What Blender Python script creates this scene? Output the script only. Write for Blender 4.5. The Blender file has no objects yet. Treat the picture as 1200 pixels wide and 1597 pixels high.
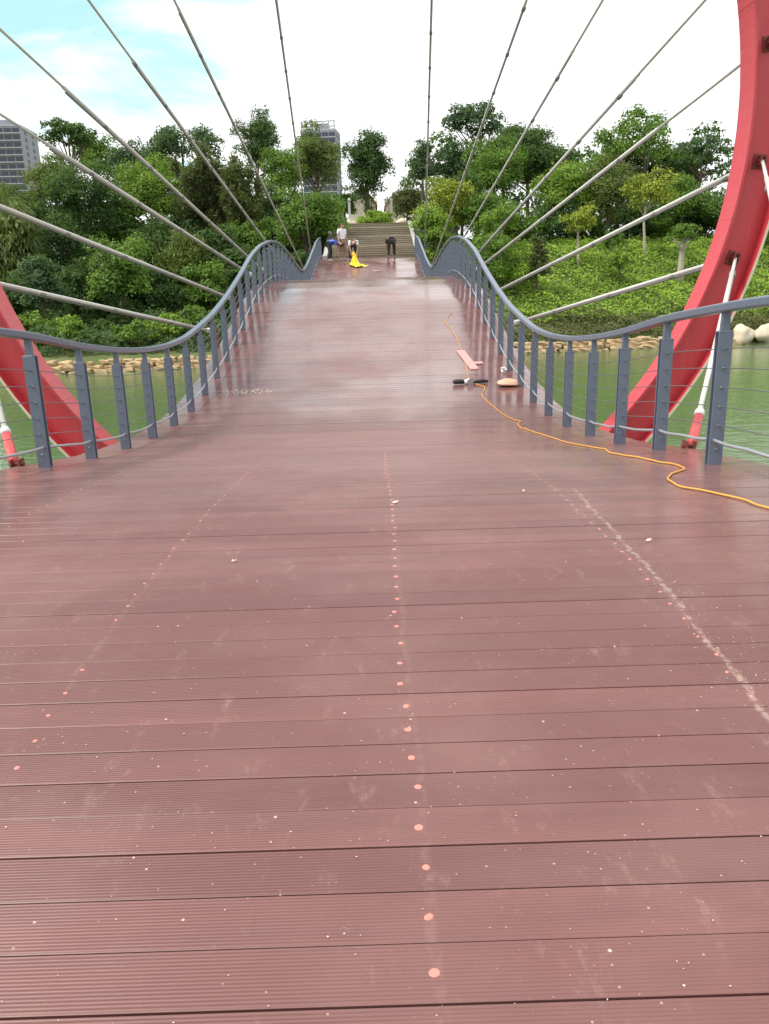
import bpy, bmesh, math, random
import numpy as np
from mathutils import Matrix, Vector

sc = bpy.context.scene
COL = sc.collection
rnd = random.Random(7)
RAD = math.radians

# ------------------------------------------------------------------ camera
FPX, PXC, PYC = 1230.0, 600.0, 798.5          # focal length and centre in photograph pixels
def cam_axes(pitch, roll, yaw):
    cp, sp = math.cos(pitch), math.sin(pitch)
    fw = np.array([math.sin(yaw)*cp, math.cos(yaw)*cp, -sp])
    rt = np.array([math.cos(yaw), -math.sin(yaw), 0.0])
    up = np.cross(rt, fw)
    cr, sr = math.cos(roll), math.sin(roll)
    return fw, rt*cr - up*sr, rt*sr + up*cr
FW, RT, UP = cam_axes(RAD(15.8), RAD(1.5), 0.007)
EYE = np.array([0.0, 0.0, 1.4])
cam_d = bpy.data.cameras.new('camera'); cam = bpy.data.objects.new('camera', cam_d); COL.objects.link(cam)
cam_d.sensor_fit = 'VERTICAL'; cam_d.sensor_height = 24.0; cam_d.lens = 24.0*FPX/1597.0
cam_d.clip_start = 0.05; cam_d.clip_end = 5000
cam.matrix_world = Matrix(((RT[0], UP[0], -FW[0], EYE[0]), (RT[1], UP[1], -FW[1], EYE[1]),
                           (RT[2], UP[2], -FW[2], EYE[2]), (0, 0, 0, 1)))
sc.camera = cam

# ------------------------------------------------------------------ light, sky, exposure
SUN_EL, SUN_AZ = RAD(58), RAD(-104)            # azimuth measured from +Y towards +X
sun_dir = Vector((math.sin(SUN_AZ)*math.cos(SUN_EL), math.cos(SUN_AZ)*math.cos(SUN_EL), math.sin(SUN_EL)))
sd = bpy.data.lights.new('sun', 'SUN'); sd.energy = 2.7; sd.angle = RAD(12); sd.color = (1.0, 0.96, 0.88)
sun = bpy.data.objects.new('sun', sd); COL.objects.link(sun)
sun.rotation_euler = sun_dir.to_track_quat('Z', 'Y').to_euler(); sun.location = (0, 0, 60)
sc.view_settings.view_transform = 'Standard'; sc.view_settings.look = 'None'
sc.view_settings.exposure = 0.55; sc.view_settings.gamma = 1.0; sc.view_settings.use_curve_mapping = False
sc.cycles.max_bounces = 6; sc.cycles.transparent_max_bounces = 6
sc.cycles.use_denoising = True

class G:                                       # tiny node-graph helper
    def __init__(s, tree): s.t = tree; s.n = tree.nodes; s.l = tree.links
    def new(s, typ, ins=None, **kw):
        n = s.n.new(typ)
        for k, v in kw.items(): setattr(n, k, v)
        for k, v in (ins or {}).items(): s.put(n.inputs[k], v)
        return n
    def put(s, sock, v):
        if isinstance(v, bpy.types.NodeSocket): s.l.new(v, sock)
        else:
            if sock.type == 'RGBA' and len(v) == 3: v = (*v, 1)
            sock.default_value = v
    def math(s, op, a, b=0.0, c=None, clamp=False):
        n = s.n.new('ShaderNodeMath'); n.operation = op; n.use_clamp = clamp
        s.put(n.inputs[0], a); s.put(n.inputs[1], b)
        if c is not None: s.put(n.inputs[2], c)
        return n.outputs[0]
    def mix(s, f, a, b, blend='MIX'):
        n = s.n.new('ShaderNodeMix'); n.data_type = 'RGBA'; n.blend_type = blend
        s.put(n.inputs[0], f); s.put(n.inputs[6], a); s.put(n.inputs[7], b); return n.outputs[2]
    def ramp(s, f, lo, hi, a=0.0, b=1.0, smooth=True):
        n = s.n.new('ShaderNodeMapRange'); n.interpolation_type = 'SMOOTHSTEP' if smooth else 'LINEAR'
        for i, v in enumerate((f, lo, hi, a, b)): s.put(n.inputs[i], v)
        return n.outputs[0]
    def noise(s, vec, scale, detail=3.0, rough=0.55, dist=0.0):
        n = s.n.new('ShaderNodeTexNoise'); s.put(n.inputs['Vector'], vec)
        n.inputs['Scale'].default_value = scale; n.inputs['Detail'].default_value = detail
        n.inputs['Roughness'].default_value = rough; n.inputs['Distortion'].default_value = dist
        return n.outputs['Fac']
    def vmul(s, vec, k):
        n = s.n.new('ShaderNodeVectorMath'); n.operation = 'MULTIPLY'; s.put(n.inputs[0], vec); n.inputs[1].default_value = k
        return n.outputs[0]

world = bpy.data.worlds.new('World'); sc.world = world; world.use_nodes = True
wg = G(world.node_tree); wg.n.clear()
sky = wg.new('ShaderNodeTexSky', sky_type='NISHITA', sun_disc=False, sun_elevation=SUN_EL, sun_rotation=SUN_AZ,
             air_density=1.0, dust_density=1.5, ozone_density=1.2)
tc = wg.new('ShaderNodeTexCoord')
dirn = tc.outputs['Generated']
sep = wg.new('ShaderNodeSeparateXYZ', {0: dirn})
el = wg.math('MAXIMUM', sep.outputs[2], 0.06)
cx = wg.math('DIVIDE', sep.outputs[0], el); cy = wg.math('DIVIDE', sep.outputs[1], el)
cv = wg.new('ShaderNodeCombineXYZ', {0: cx, 1: cy, 2: 3.7})
n1 = wg.noise(cv.outputs[0], 0.55, 5, 0.55, 0.6)
dotn = wg.new('ShaderNodeVectorMath', {0: dirn, 1: (-0.262, 0.893, 0.367)}, operation='DOT_PRODUCT')
gap = wg.ramp(dotn.outputs['Value'], 0.955, 0.998, 0.0, 0.22)       # the one thin patch of open sky in the cloud cover
cl = wg.ramp(wg.math('SUBTRACT', n1, gap), 0.22, 0.42)
white = wg.mix(wg.noise(cv.outputs[0], 1.4, 4), (9.3, 9.6, 10.0), (13.0, 13.0, 12.8))
skyc = wg.mix(0.6, sky.outputs[0], (6.4, 11.2, 12.0))
colr = wg.mix(cl, skyc, white)
bg = wg.new('ShaderNodeBackground', {'Color': colr, 'Strength': 0.082})
wo = wg.new('ShaderNodeOutputWorld', {'Surface': bg.outputs[0]})

# ------------------------------------------------------------------ picture <-> place helpers
def ray(x, y): return FW + RT*(x-PXC)/FPX - UP*(y-PYC)/FPX
def at(x, y, Y):
    r = ray(x, y); return Vector(EYE + r*(Y/r[1]))
KY = [-30, -22, -12, -6, 0, 3, 5.2, 6.9, 8.1, 9.2, 10.3, 11.5, 12.7, 13.8, 15, 16.7, 18.5, 20.3, 22.1, 24.2, 26, 28, 30, 32.2, 34.4, 36, 38.3, 41.8, 44.5, 47, 49, 52]
KZ = [-2.2, -1.9, -1.6, -.65, .13, .2, .12, -.05, -.23, -.35, -.43, -.46, -.42, -.29, -.13, .2, .62, 1.1, 1.43, 1.66, 1.74, 1.68, 1.5, 1.25, 1.07, 1.14, 1.5, 2.2, 2.75, 3.08, 3.2, 3.2]
_fy = np.arange(-30, 52, 0.1); _fz = np.interp(_fy, KY, KZ)
_k = np.hanning(17); _k /= _k.sum()
_fz = np.convolve(np.pad(_fz, 8, mode='edge'), _k, mode='valid')
def dz(y): return float(np.interp(y, _fy, _fz))
def dslope(y): return (dz(y+.15)-dz(y-.15))/.3
def on_deck(x, y, lift=0.0):
    r = ray(x, y); prev = 0.5
    for Y in np.arange(0.6, 50, 0.02):
        P = EYE + r*(Y/r[1])
        if P[2] <= dz(Y): return Vector((P[0], P[1], dz(Y)+lift))
    return Vector((P[0], P[1], P[2]))
XC = -0.22; XR, XL = XC+2.75, XC-2.75; ER, EL = XC+3.1, XC-3.1
WATER = -2.2
def waterline(x): return 42 + 0.2*max(-45, min(45, x))
def terrain(x, y):
    t = y - waterline(x)
    if t < -6: return -4.6
    if t < 0: return -4.6 + (t+6)/6*2.2
    if t < 0.9: return -2.4 + t/0.9*0.75
    k = max(0.0, min(1.0, (x+9)/15)); k = k*k*(3-2*k)          # the wooded side is low, the shrub side a steeper slope
    u = min(1.0, (t-0.9)/11.5); steep = -1.65 + 5.3*(0.8*u + 0.2*u*u*(3-2*u)) + max(0, min(t-12.4, 20))*.08
    w = min(1.0, (t-0.9)/16.0); low = -1.65 + 2.6*w + max(0, min(t-16.9, 25))*.16
    return low*(1-k) + steep*k

# ------------------------------------------------------------------ object helpers
def link(o, parent=None):
    COL.objects.link(o)
    if parent is not None: o.parent = parent
    return o
def tag(o, label=None, cat=None, group=None, kind=None):
    for k, v in (('label', label), ('category', cat), ('group', group), ('kind', kind)):
        if v: o[k] = v
    return o
def empty(name, loc=(0, 0, 0), rot=(0, 0, 0), **kw):
    o = bpy.data.objects.new(name, None); o.location = loc; o.rotation_euler = rot; o.empty_display_size = .1
    return tag(link(o), **kw)
def mesh_np(name, v, f, mat=None, smooth=False):
    """fast mesh from arrays; every face has the same number of corners"""
    v = np.asarray(v, np.float32); f = np.asarray(f, np.int32); k = f.shape[1]
    me = bpy.data.meshes.new(name)
    me.vertices.add(len(v)); me.vertices.foreach_set('co', v.ravel())
    me.loops.add(f.size); me.loops.foreach_set('vertex_index', f.ravel())
    me.polygons.add(len(f)); me.polygons.foreach_set('loop_start', np.arange(0, f.size, k, dtype=np.int32))
    me.polygons.foreach_set('use_smooth', np.full(len(f), smooth))
    me.update(calc_edges=True)
    if mat: me.materials.append(mat)
    return me
class MB:
    """collects shapes of ONE object"""
    def __init__(s): s.bm = bmesh.new()
    def box(s, c, size, rot=None, bevel=0.0, taper=1.0):
        r = bmesh.ops.create_cube(s.bm, size=1.0); vs = r['verts']
        for v in vs:
            k = taper if v.co.z > 0 else 1.0
            v.co = Vector((v.co.x*size[0]*k, v.co.y*size[1]*k, v.co.z*size[2]))
        if bevel:
            es = list({e for v in vs for e in v.link_edges})
            b = bmesh.ops.bevel(s.bm, geom=es, offset=bevel, segments=1, affect='EDGES'); vs = list({v for v in vs if v.is_valid} | set(b['verts']))
        if rot is not None:
            for v in vs: v.co = rot @ v.co
        for v in vs: v.co += Vector(c)
        return vs
    def tube(s, pts, rad, seg=8, cap=True):
        pts = [Vector(p) for p in pts]
        rad = rad if hasattr(rad, '__len__') else [rad]*len(pts)
        rings = []; ref = Vector((0.31, 0.17, 0.93))
        for i, p in enumerate(pts):
            d = (pts[min(i+1, len(pts)-1)] - pts[max(i-1, 0)]).normalized()
            if abs(d.dot(ref)) > 0.95: ref = Vector((0.9, 0.2, 0.1))
            u = d.cross(ref).normalized(); w = d.cross(u)
            rings.append([s.bm.verts.new(p + (u*math.cos(a)+w*math.sin(a))*rad[i]) for a in [2*math.pi*k/seg for k in range(seg)]])
        for a, b in zip(rings, rings[1:]):
            for k in range(seg): s.bm.faces.new((a[k], a[(k+1) % seg], b[(k+1) % seg], b[k]))
        if cap:
            s.bm.faces.new(rings[0][::-1]); s.bm.faces.new(rings[-1])
        return s
    def sweep(s, pts, prof, closed=False, frames=None):
        """profile given as (side, height) pairs swept along pts"""
        rings = []
        for i, p in enumerate(pts):
            sx, sz = frames[i]
            rings.append([s.bm.verts.new(Vector(p) + sx*a + sz*b) for a, b in prof])
        n = len(prof); R = rings + ([rings[0]] if closed else [])
        for a, b in zip(R, R[1:]):
            for k in range(n): s.bm.faces.new((a[k], a[(k+1) % n], b[(k+1) % n], b[k]))
        if not closed:
            s.bm.faces.new(rings[0][::-1]); s.bm.faces.new(rings[-1])
    def prism(s, poly, d0, d1, axis='z'):
        def P(a, b, d): return {'z': (a, b, d), 'y': (a, d, b), 'x': (d, a, b)}[axis]
        A = [s.bm.verts.new(P(a, b, d0)) for a, b in poly]; B = [s.bm.verts.new(P(a, b, d1)) for a, b in poly]
        s.bm.faces.new(A[::-1]); s.bm.faces.new(B); n = len(poly)
        for k in range(n): s.bm.faces.new((A[k], A[(k+1) % n], B[(k+1) % n], B[k]))
    def blob(s, c, r, sub=2, rough=0.12, seed=0, flat=None):
        q = bmesh.ops.create_icosphere(s.bm, subdivisions=sub, radius=1.0); rr = random.Random(seed)
        ph = [rr.uniform(0, 6.28) for _ in range(6)]
        for v in q['verts']:
            n = v.co.copy()
            k = 1 + rough*(math.sin(3.1*n.x+ph[0])*math.sin(2.7*n.y+ph[1]) + .6*math.sin(5.3*n.z+ph[2]+2*n.x) + .35*math.sin(8*n.y+ph[3]))
            v.co = Vector(c) + Vector((n.x*r[0], n.y*r[1], n.z*r[2]))*k
    def mesh(s, name, mat, smooth=False):
        bmesh.ops.recalc_face_normals(s.bm, faces=s.bm.faces[:])
        me = bpy.data.meshes.new(name); s.bm.to_mesh(me); s.bm.free()
        if mat: me.materials.append(mat)
        if smooth:
            me.polygons.foreach_set('use_smooth', [True]*len(me.polygons))
        return me
    def build(s, name, mat, parent=None, smooth=False, **kw):
        o = bpy.data.objects.new(name, s.mesh(name, mat, smooth)); return tag(link(o, parent), **kw)
def inst(name, me, parent=None, loc=(0, 0, 0), rot=(0, 0, 0), scale=(1, 1, 1), **kw):
    o = bpy.data.objects.new(name, me); o.location = loc; o.rotation_euler = rot; o.scale = scale
    return tag(link(o, parent), **kw)

# ------------------------------------------------------------------ materials
def base_mat(name):
    m = bpy.data.materials.new(name); m.use_nodes = True; g = G(m.node_tree); g.n.clear()
    p = g.new('ShaderNodeBsdfPrincipled'); o = g.new('ShaderNodeOutputMaterial', {'Surface': p.outputs[0]})
    return m, g, p, o
def painted(name, col, rough=0.45, var=0.12, metal=0.0, scale=6.0, rust=None, rust_amt=0.0, bump=0.0, spec=0.5):
    m, g, p, o = base_mat(name)
    pos = g.new('ShaderNodeNewGeometry').outputs['Position']
    n = g.noise(pos, scale, 4)
    c = g.mix(n, tuple(x*(1-var) for x in col), tuple(min(1, x*(1+var)) for x in col))
    if rust:
        r = g.ramp(g.noise(pos, scale*2.3, 6, .65), 0.66-rust_amt, 0.74-rust_amt)
        c = g.mix(r, c, rust)
    g.put(p.inputs['Base Color'], c)
    g.put(p.inputs['Roughness'], g.ramp(n, .2, .8, rough*.85, min(1, rough*1.15), False))
    p.inputs['Metallic'].default_value = metal; p.inputs['Specular IOR Level'].default_value = spec
    if bump:
        b = g.new('ShaderNodeBump', {'Height': g.noise(pos, scale*8, 4), 'Strength': bump, 'Distance': .01})
        g.put(p.inputs['Normal'], b.outputs[0])
    return m
M = {}
M['rail'] = painted('rail_grey_paint', (.125, .155, .205), .30, .12, rust=(.2, .19, .19), rust_amt=.02)
M['wire'] = painted('wire_steel', (.22, .23, .24), .4, .1, .6)
M['tube'] = painted('tube_steel', (.42, .44, .47), .35, .1, .5)
M['edge_cream'] = painted('flange_cream', (.62, .55, .42), .6, .15)
M['ring'] = painted('ring_red_paint', (.54, .040, .054), .38, .07, scale=1.3, spec=.6, rust=(.50, .10, .10), rust_amt=-.06)
def worn_ring():
    m = M['ring']; g = G(m.node_tree); p = [n for n in g.n if n.type == 'BSDF_PRINCIPLED'][0]
    src = p.inputs['Base Color'].links[0].from_socket
    pos = g.new('ShaderNodeNewGeometry').outputs['Position']
    st = g.ramp(g.noise(g.vmul(pos, (9, 9, .7)), 1.6, 5, .65), .52, .78, 0, .38)
    c = g.mix(st, src, (.62, .14, .14)); c = g.mix(g.ramp(g.noise(pos, 14, 5, .7), .62, .72, 0, .5), c, (.30, .03, .03))
    g.put(p.inputs['Base Color'], c)
    b = g.new('ShaderNodeBump', {'Height': g.noise(pos, 3.5, 4), 'Strength': .12, 'Distance': .02}); g.put(p.inputs['Normal'], b.outputs[0])
worn_ring()
M['bracket'] = painted('bracket_rusty_red', (.22, .05, .04), .6, .3, scale=20, rust=(.05, .03, .025), rust_amt=.12)
M['cable'] = painted('cable_sheath', (.60, .60, .56), .40, .10, scale=2, rust=(.34, .32, .29), rust_amt=-.02)
M['cable_strip'] = painted('cable_strip', (.17, .165, .16), .5, .15)
M['clamp'] = painted('clamp_grey', (.20, .195, .19), .5, .2)
M['socket_red'] = painted('socket_red', (.6, .08, .08), .45, .1, rust=(.35, .2, .15), rust_amt=.05)
M['socket_white'] = painted('socket_white', (.72, .72, .70), .4, .06)
M['beam'] = painted('edge_beam_grey', (.09, .10, .12), .5, .15)
M['under'] = painted('under_deck_shade', (.03, .026, .025), .9, .2)
M['plug'] = painted('plug_pink', (.64, .22, .18), .65, .2, scale=40)
M['cord'] = painted('cord_orange', (.70, .34, .06), .5, .1)
M['cutboard'] = painted('offcut_pink', (.52, .30, .28), .55, .1, scale=12)
M['black'] = painted('black_plastic', (.018, .018, .02), .45, .2)
M['white'] = painted('white_plastic', (.75, .75, .73), .5, .05)
M['plywood'] = painted('pale_board', (.62, .36, .25), .6, .12, scale=8)
M['yellow'] = painted('yellow_cloth', (.85, .62, .02), .6, .1, scale=9)
M['stone'] = painted('boulder_stone', (.56, .48, .36), .85, .25, scale=2.0, bump=.5)
M['bankstone'] = painted('bank_stone', (.40, .29, .16), .9, .45, scale=1.6, bump=.8, rust=(.16, .13, .08), rust_amt=.06)
M['step'] = painted('step_stone', (.25, .215, .155), .85, .35, scale=3.5, bump=.2)
M['nosing'] = painted('step_nosing', (.40, .36, .27), .8, .15, scale=3)
M['plaza'] = painted('plaza_paving', (.40, .37, .33), .85, .12, scale=1.5)
M['conc'] = painted('concrete', (.36, .35, .33), .85, .12, scale=2)
M['skin'] = painted('skin', (.42, .24, .17), .55, .08)
M['hair'] = painted('hair_black', (.012, .01, .01), .5, .2)
M['shirt_white'] = painted('shirt_white', (.72, .72, .74), .8, .05, scale=5)
M['shirt_blue'] = painted('shirt_blue', (.03, .09, .38), .8, .12, scale=5)
M['shirt_black'] = painted('shirt_black', (.02, .019, .02), .85, .2)
M['trousers'] = painted('trousers_dark', (.03, .032, .035), .85, .2)
M['shorts'] = painted('trousers_tan', (.30, .19, .14), .85, .15)
M['shoe'] = painted('shoe_pale', (.5, .47, .44), .7, .1)
M['bark_pale'] = painted('bark_pale', (.42, .37, .29), .85, .3, scale=5, bump=.5)
M['bark'] = painted('bark_dark', (.10, .075, .052), .9, .35, scale=5, bump=.6)
M['tower_wall'] = painted('tower_wall', (.27, .28, .33), .8, .06, scale=.2)
M['tower_slab'] = painted('tower_slab', (.40, .40, .45), .8, .05, scale=.2)
M['tower_dark'] = painted('tower_recess', (.055, .057, .075), .5, .2, scale=.3)
M['tower_pane'] = painted('tower_glass', (.04, .045, .07), .12, .2, scale=.3)
M['cream'] = painted('cream_render', (.66, .60, .48), .85, .06, scale=.8)
M['roof_tile'] = painted('roof_red_brown', (.30, .10, .06), .8, .2, scale=3)
M['post_white'] = painted('post_pale', (.58, .58, .56), .6, .08)
M['blue_panel'] = painted('hoarding_blue', (.10, .25, .50), .6, .15)

def leaf_mat(name, col, col2, trans=.28):
    m, g, p, o = base_mat(name)
    geo = g.new('ShaderNodeNewGeometry')
    big = g.noise(geo.outputs['Position'], .45, 3, .6)
    f = g.math('ADD', g.math('MULTIPLY', geo.outputs['Random Per Island'], .55), g.ramp(big, .3, .7, 0, .5), clamp=True)
    c = g.mix(f, col, col2)
    g.put(p.inputs['Base Color'], c); p.inputs['Roughness'].default_value = .55; p.inputs['Specular IOR Level'].default_value = .3
    t = g.new('ShaderNodeBsdfTranslucent', {'Color': g.mix(.5, c, (.25, .42, .04), 'MIX')})
    mx = g.new('ShaderNodeMixShader', {0: trans, 1: p.outputs[0], 2: t.outputs[0]})
    g.put(o.inputs[0], mx.outputs[0]); return m
LEAF = {
 'mid':    leaf_mat('leaf_mid', (.050, .112, .016), (.185, .310, .044)),
 'bright': leaf_mat('leaf_bright', (.090, .175, .018), (.275, .410, .055)),
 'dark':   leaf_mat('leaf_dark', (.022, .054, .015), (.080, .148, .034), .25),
 'blue':   leaf_mat('leaf_blue', (.028, .066, .030), (.090, .158, .066), .25),
 'olive':  leaf_mat('leaf_olive', (.056, .086, .020), (.180, .220, .058)),
 'brown':  leaf_mat('leaf_brown', (.042, .054, .020), (.130, .140, .050)),
 'yellow': leaf_mat('leaf_yellow', (.150, .200, .018), (.400, .440, .060)),
 'ground': leaf_mat('leaf_ground', (.130, .235, .016), (.360, .510, .070)),
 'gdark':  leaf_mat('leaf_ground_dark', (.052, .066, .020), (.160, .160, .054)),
}

def deck_material():
    m, g, p, o = base_mat('deck_board_red_brown')
    geo = g.new('ShaderNodeNewGeometry'); pos = geo.outputs['Position']
    oi = g.new('ShaderNodeObjectInfo'); tcn = g.new('ShaderNodeTexCoord')
    s = g.new('ShaderNodeSeparateXYZ', {0: pos}); X, Y = s.outputs[0], s.outputs[1]
    flat = g.new('ShaderNodeCombineXYZ', {0: X, 1: Y, 2: 0.0}).outputs[0]
    long = g.vmul(flat, (.55, 6.0, 1))
    rn = oi.outputs['Random']
    c = g.mix(rn, (.122, .047, .042), (.188, .077, .068))
    c = g.mix(g.ramp(g.noise(long, 1.6, 5, .6), .3, .75), c, (.144, .061, .055))
    stain = g.ramp(g.noise(flat, .75, 4, .6), .42, .72)
    slope_tone = g.math('MULTIPLY', g.ramp(Y, 3.5, 7.0), g.ramp(Y, 10.5, 14, 1, .25))     # paler tone over the down-slope
    stain = g.math('ADD', stain, g.math('MULTIPLY', slope_tone, .75), clamp=True)
    c = g.mix(g.math('MULTIPLY', stain, .45), c, (.255, .140, .124))
    # pale dusty film, rubbed in streaks across the boards
    dust = g.math('MULTIPLY', g.ramp(g.noise(g.vmul(flat, (3.4, 1.5, 1)), 2.6, 8, .78), .54, .76), g.ramp(g.noise(flat, 38, 5, .8), .38, .62, .10, .55))
    c = g.mix(dust, c, (.39, .265, .220))
    # short scuffs running along the walkway
    scf = g.ramp(g.noise(g.vmul(flat, (26, 2.2, 1)), 1.0, 4, .6), .69, .80)
    scf = g.math('MULTIPLY', scf, g.ramp(g.noise(flat, 1.3, 3), .48, .62))
    c = g.mix(g.math('MULTIPLY', scf, .5), c, (.50, .36, .27))
    # paint and sawdust specks
    def specks(sc, r, th, k):
        v = g.new('ShaderNodeTexVoronoi', {'Vector': flat, 'Scale': sc}); 
        w = g.new('ShaderNodeSeparateXYZ', {0: v.outputs['Color']}).outputs
        rr = g.math('MULTIPLY', w[1], r)
        a = g.math('LESS_THAN', v.outputs['Distance'], rr)
        b = g.math('GREATER_THAN', g.math('ADD', w[0], g.ramp(g.noise(flat, .9, 3), .35, .7, -.10, .10)), th)
        return g.math('MULTIPLY', g.math('MULTIPLY', a, b), k)
    c = g.mix(specks(26, .115, .80, .65), c, (.74, .55, .48))
    c = g.mix(specks(60, .18, .84, .45), c, (.70, .50, .44))
    # sawdust trail left beside the screw line
    def trail(a, b, wd, col, k):
        nonlocal c
        (x0, y0), (x1, y1) = a, b
        t = g.math('DIVIDE', g.math('SUBTRACT', Y, y0), y1-y0)
        lx = g.math('MULTIPLY_ADD', t, x1-x0, x0)
        wob = g.math('MULTIPLY', g.math('SUBTRACT', g.noise(flat, 3.0, 4, .7), .5), .10)
        d = g.math('ABSOLUTE', g.math('ADD', g.math('SUBTRACT', X, lx), wob))
        f = g.math('MULTIPLY', g.ramp(d, wd*.25, wd, 1, 0), g.math('MULTIPLY', g.ramp(t, 0, .06), g.ramp(t, .94, 1, 1, 0)))
        f = g.math('MULTIPLY', f, g.ramp(g.noise(flat, 22, 4, .75), .40, .60))
        c = g.mix(g.math('MULTIPLY', f, k), c, col)
    trail((1.10, 1.7), (1.26, 5.0), .017, (.48, .36, .29), .5)
    trail((.085, .8), (.075, 8), .016, (.42, .30, .26), .10)
    trail((-1.02, 2.2), (-1.02, 6.2), .016, (.42, .30, .26), .12)
    trail((1.14, 2.2), (1.14, 6.2), .016, (.42, .30, .26), .12)
    g.put(p.inputs['Base Color'], c)
    # film of water: smoother towards the railings and beyond the first metres
    wet = g.math('ADD', g.math('ADD', g.ramp(Y, 2.0, 5.0, 0, .12), g.ramp(Y, 10.0, 14.0, 0, .42)), g.ramp(X, .3, 1.9, 0, .34))
    wet = g.math('ADD', wet, g.ramp(X, -1.6, -2.6, 0, .16))
    wet = g.math('ADD', wet, g.ramp(g.noise(flat, .55, 4, .6), .25, .75, -.30, .30))
    wet = g.math('MAXIMUM', g.math('MINIMUM', wet, 1.0), 0.0)
    rough = g.ramp(wet, 0.0, 1.0, .46, .10, False)
    rough = g.math('ADD', rough, g.math('MULTIPLY', dust, .35))
    g.put(p.inputs['Roughness'], rough); p.inputs['Specular IOR Level'].default_value = .5
    g.put(p.inputs['Coat Weight'], g.math('MULTIPLY', wet, .5)); p.inputs['Coat Roughness'].default_value = .13; p.inputs['Coat IOR'].default_value = 1.4
    ob = g.new('ShaderNodeSeparateXYZ', {0: tcn.outputs['Object']})
    rib = g.math('SINE', g.math('MULTIPLY', ob.outputs[1], 2*math.pi/.0087))
    hgt = g.math('ADD', g.math('MULTIPLY', rib, .5), g.math('MULTIPLY', g.noise(long, 30, 3), .6))
    bst = g.math('MULTIPLY', g.ramp(wet, 0, 1, .75, .14, False), g.ramp(Y, 2.5, 9, 1.0, .25))
    b = g.new('ShaderNodeBump', {'Height': hgt, 'Strength': bst, 'Distance': .0016})
    g.put(p.inputs['Normal'], b.outputs[0])
    return m
M['deck'] = deck_material()

def water_material():
    m, g, p, o = base_mat('lake_water_green')
    pos = g.new('ShaderNodeNewGeometry').outputs['Position']
    c = g.mix(g.noise(pos, .12, 4), (.080, .128, .050), (.115, .175, .070))
    g.put(p.inputs['Base Color'], c); p.inputs['Roughness'].default_value = .06; p.inputs['IOR'].default_value = 1.33
    h = g.math('ADD', g.noise(g.vmul(pos, (1, 1.6, 1)), 1.5, 4, .6), g.math('MULTIPLY', g.noise(pos, 7, 3), .25))
    b = g.new('ShaderNodeBump', {'Height': h, 'Strength': .20, 'Distance': .12})
    g.put(p.inputs['Normal'], b.outputs[0]); return m
M['water'] = water_material()
def ground_material():
    m, g, p, o = base_mat('ground_soil_grass')
    pos = g.new('ShaderNodeNewGeometry').outputs['Position']
    n = g.noise(pos, .6, 5, .65)
    c = g.mix(g.ramp(n, .35, .65), (.070, .110, .022), (.14, .150, .055))
    c = g.mix(g.ramp(g.noise(pos, 3, 4), .55, .75), c, (.15, .115, .07))
    g.put(p.inputs['Base Color'], c); p.inputs['Roughness'].default_value = .95
    b = g.new('ShaderNodeBump', {'Height': g.noise(pos, 9, 5, .7), 'Strength': .6, 'Distance': .08})
    g.put(p.inputs['Normal'], b.outputs[0]); return m
M['ground'] = ground_material()

# ------------------------------------------------------------------ ground and water
def grid_sheet(name, xs, ys, fz, mat, smooth=True):
    X, Yg = np.meshgrid(xs, ys); Z = np.vectorize(fz)(X, Yg)
    v = np.stack([X.ravel(), Yg.ravel(), Z.ravel()], 1); nx = len(xs)
    i = np.arange(len(ys)-1)[:, None]*nx + np.arange(nx-1)[None, :]; i = i.ravel()
    return inst(name, mesh_np(name, v, np.stack([i, i+1, i+nx+1, i+nx], 1), mat, smooth))
xs = np.concatenate([[-2500, -1200, -500, -200, -100], np.arange(-60, 61, 1.5), [100, 200, 500, 1200, 2500]])
ys = np.concatenate([[-600, -200, -60, 0, 15], np.arange(24, 90, .75), [110, 150, 250, 500, 1000, 2500]])
tag(grid_sheet('ground', xs, ys, terrain, M['ground']), kind='structure')
wq = grid_sheet('water', np.array([-900, -300, -60, 0, 60, 300, 900]), np.array([-600, -100, 0, 30, 60]), lambda x, y: WATER, M['water'])
tag(wq, 'green lake water rippling beneath the bridge', kind='structure')

# ------------------------------------------------------------------ the deck
deck = empty('bridge_deck', (XC, 0, 0), kind='structure', label='undulating walkway of red-brown composite boards')
PITCH, BW = .1365, .1319
def board_mesh(w):
    mb = MB(); mb.box((0, 0, -.0125), (w, BW, .025), bevel=.0018); return mb.mesh('board', M['deck'])
bmesh_a = [board_mesh(w) for w in (6.20, 6.185, 6.215)]
pos_y = []; y = -2.2
while y < 48.9:
    pos_y.append(y); y += PITCH*math.cos(math.atan(dslope(y)))
plug_me = None
mbp = MB()
q = bmesh.ops.create_circle(mbp.bm, cap_ends=True, segments=10, radius=.0105)
e = bmesh.ops.extrude_face_region(mbp.bm, geom=mbp.bm.faces[:])
for v_ in [x for x in e['geom'] if isinstance(x, bmesh.types.BMVert)]: v_.co.z += .0012; v_.co.x *= .85; v_.co.y *= .85
plug_me = mbp.mesh('screw_plug', M['plug'])
hid_v, hid_f = [], []
bx = [(-1, -1, -1), (1, -1, -1), (1, 1, -1), (-1, 1, -1), (-1, -1, 1), (1, -1, 1), (1, 1, 1), (-1, 1, 1)]
bf = [(0, 3, 2, 1), (4, 5, 6, 7), (0, 1, 5, 4), (1, 2, 6, 5), (2, 3, 7, 6), (3, 0, 4, 7)]
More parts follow.
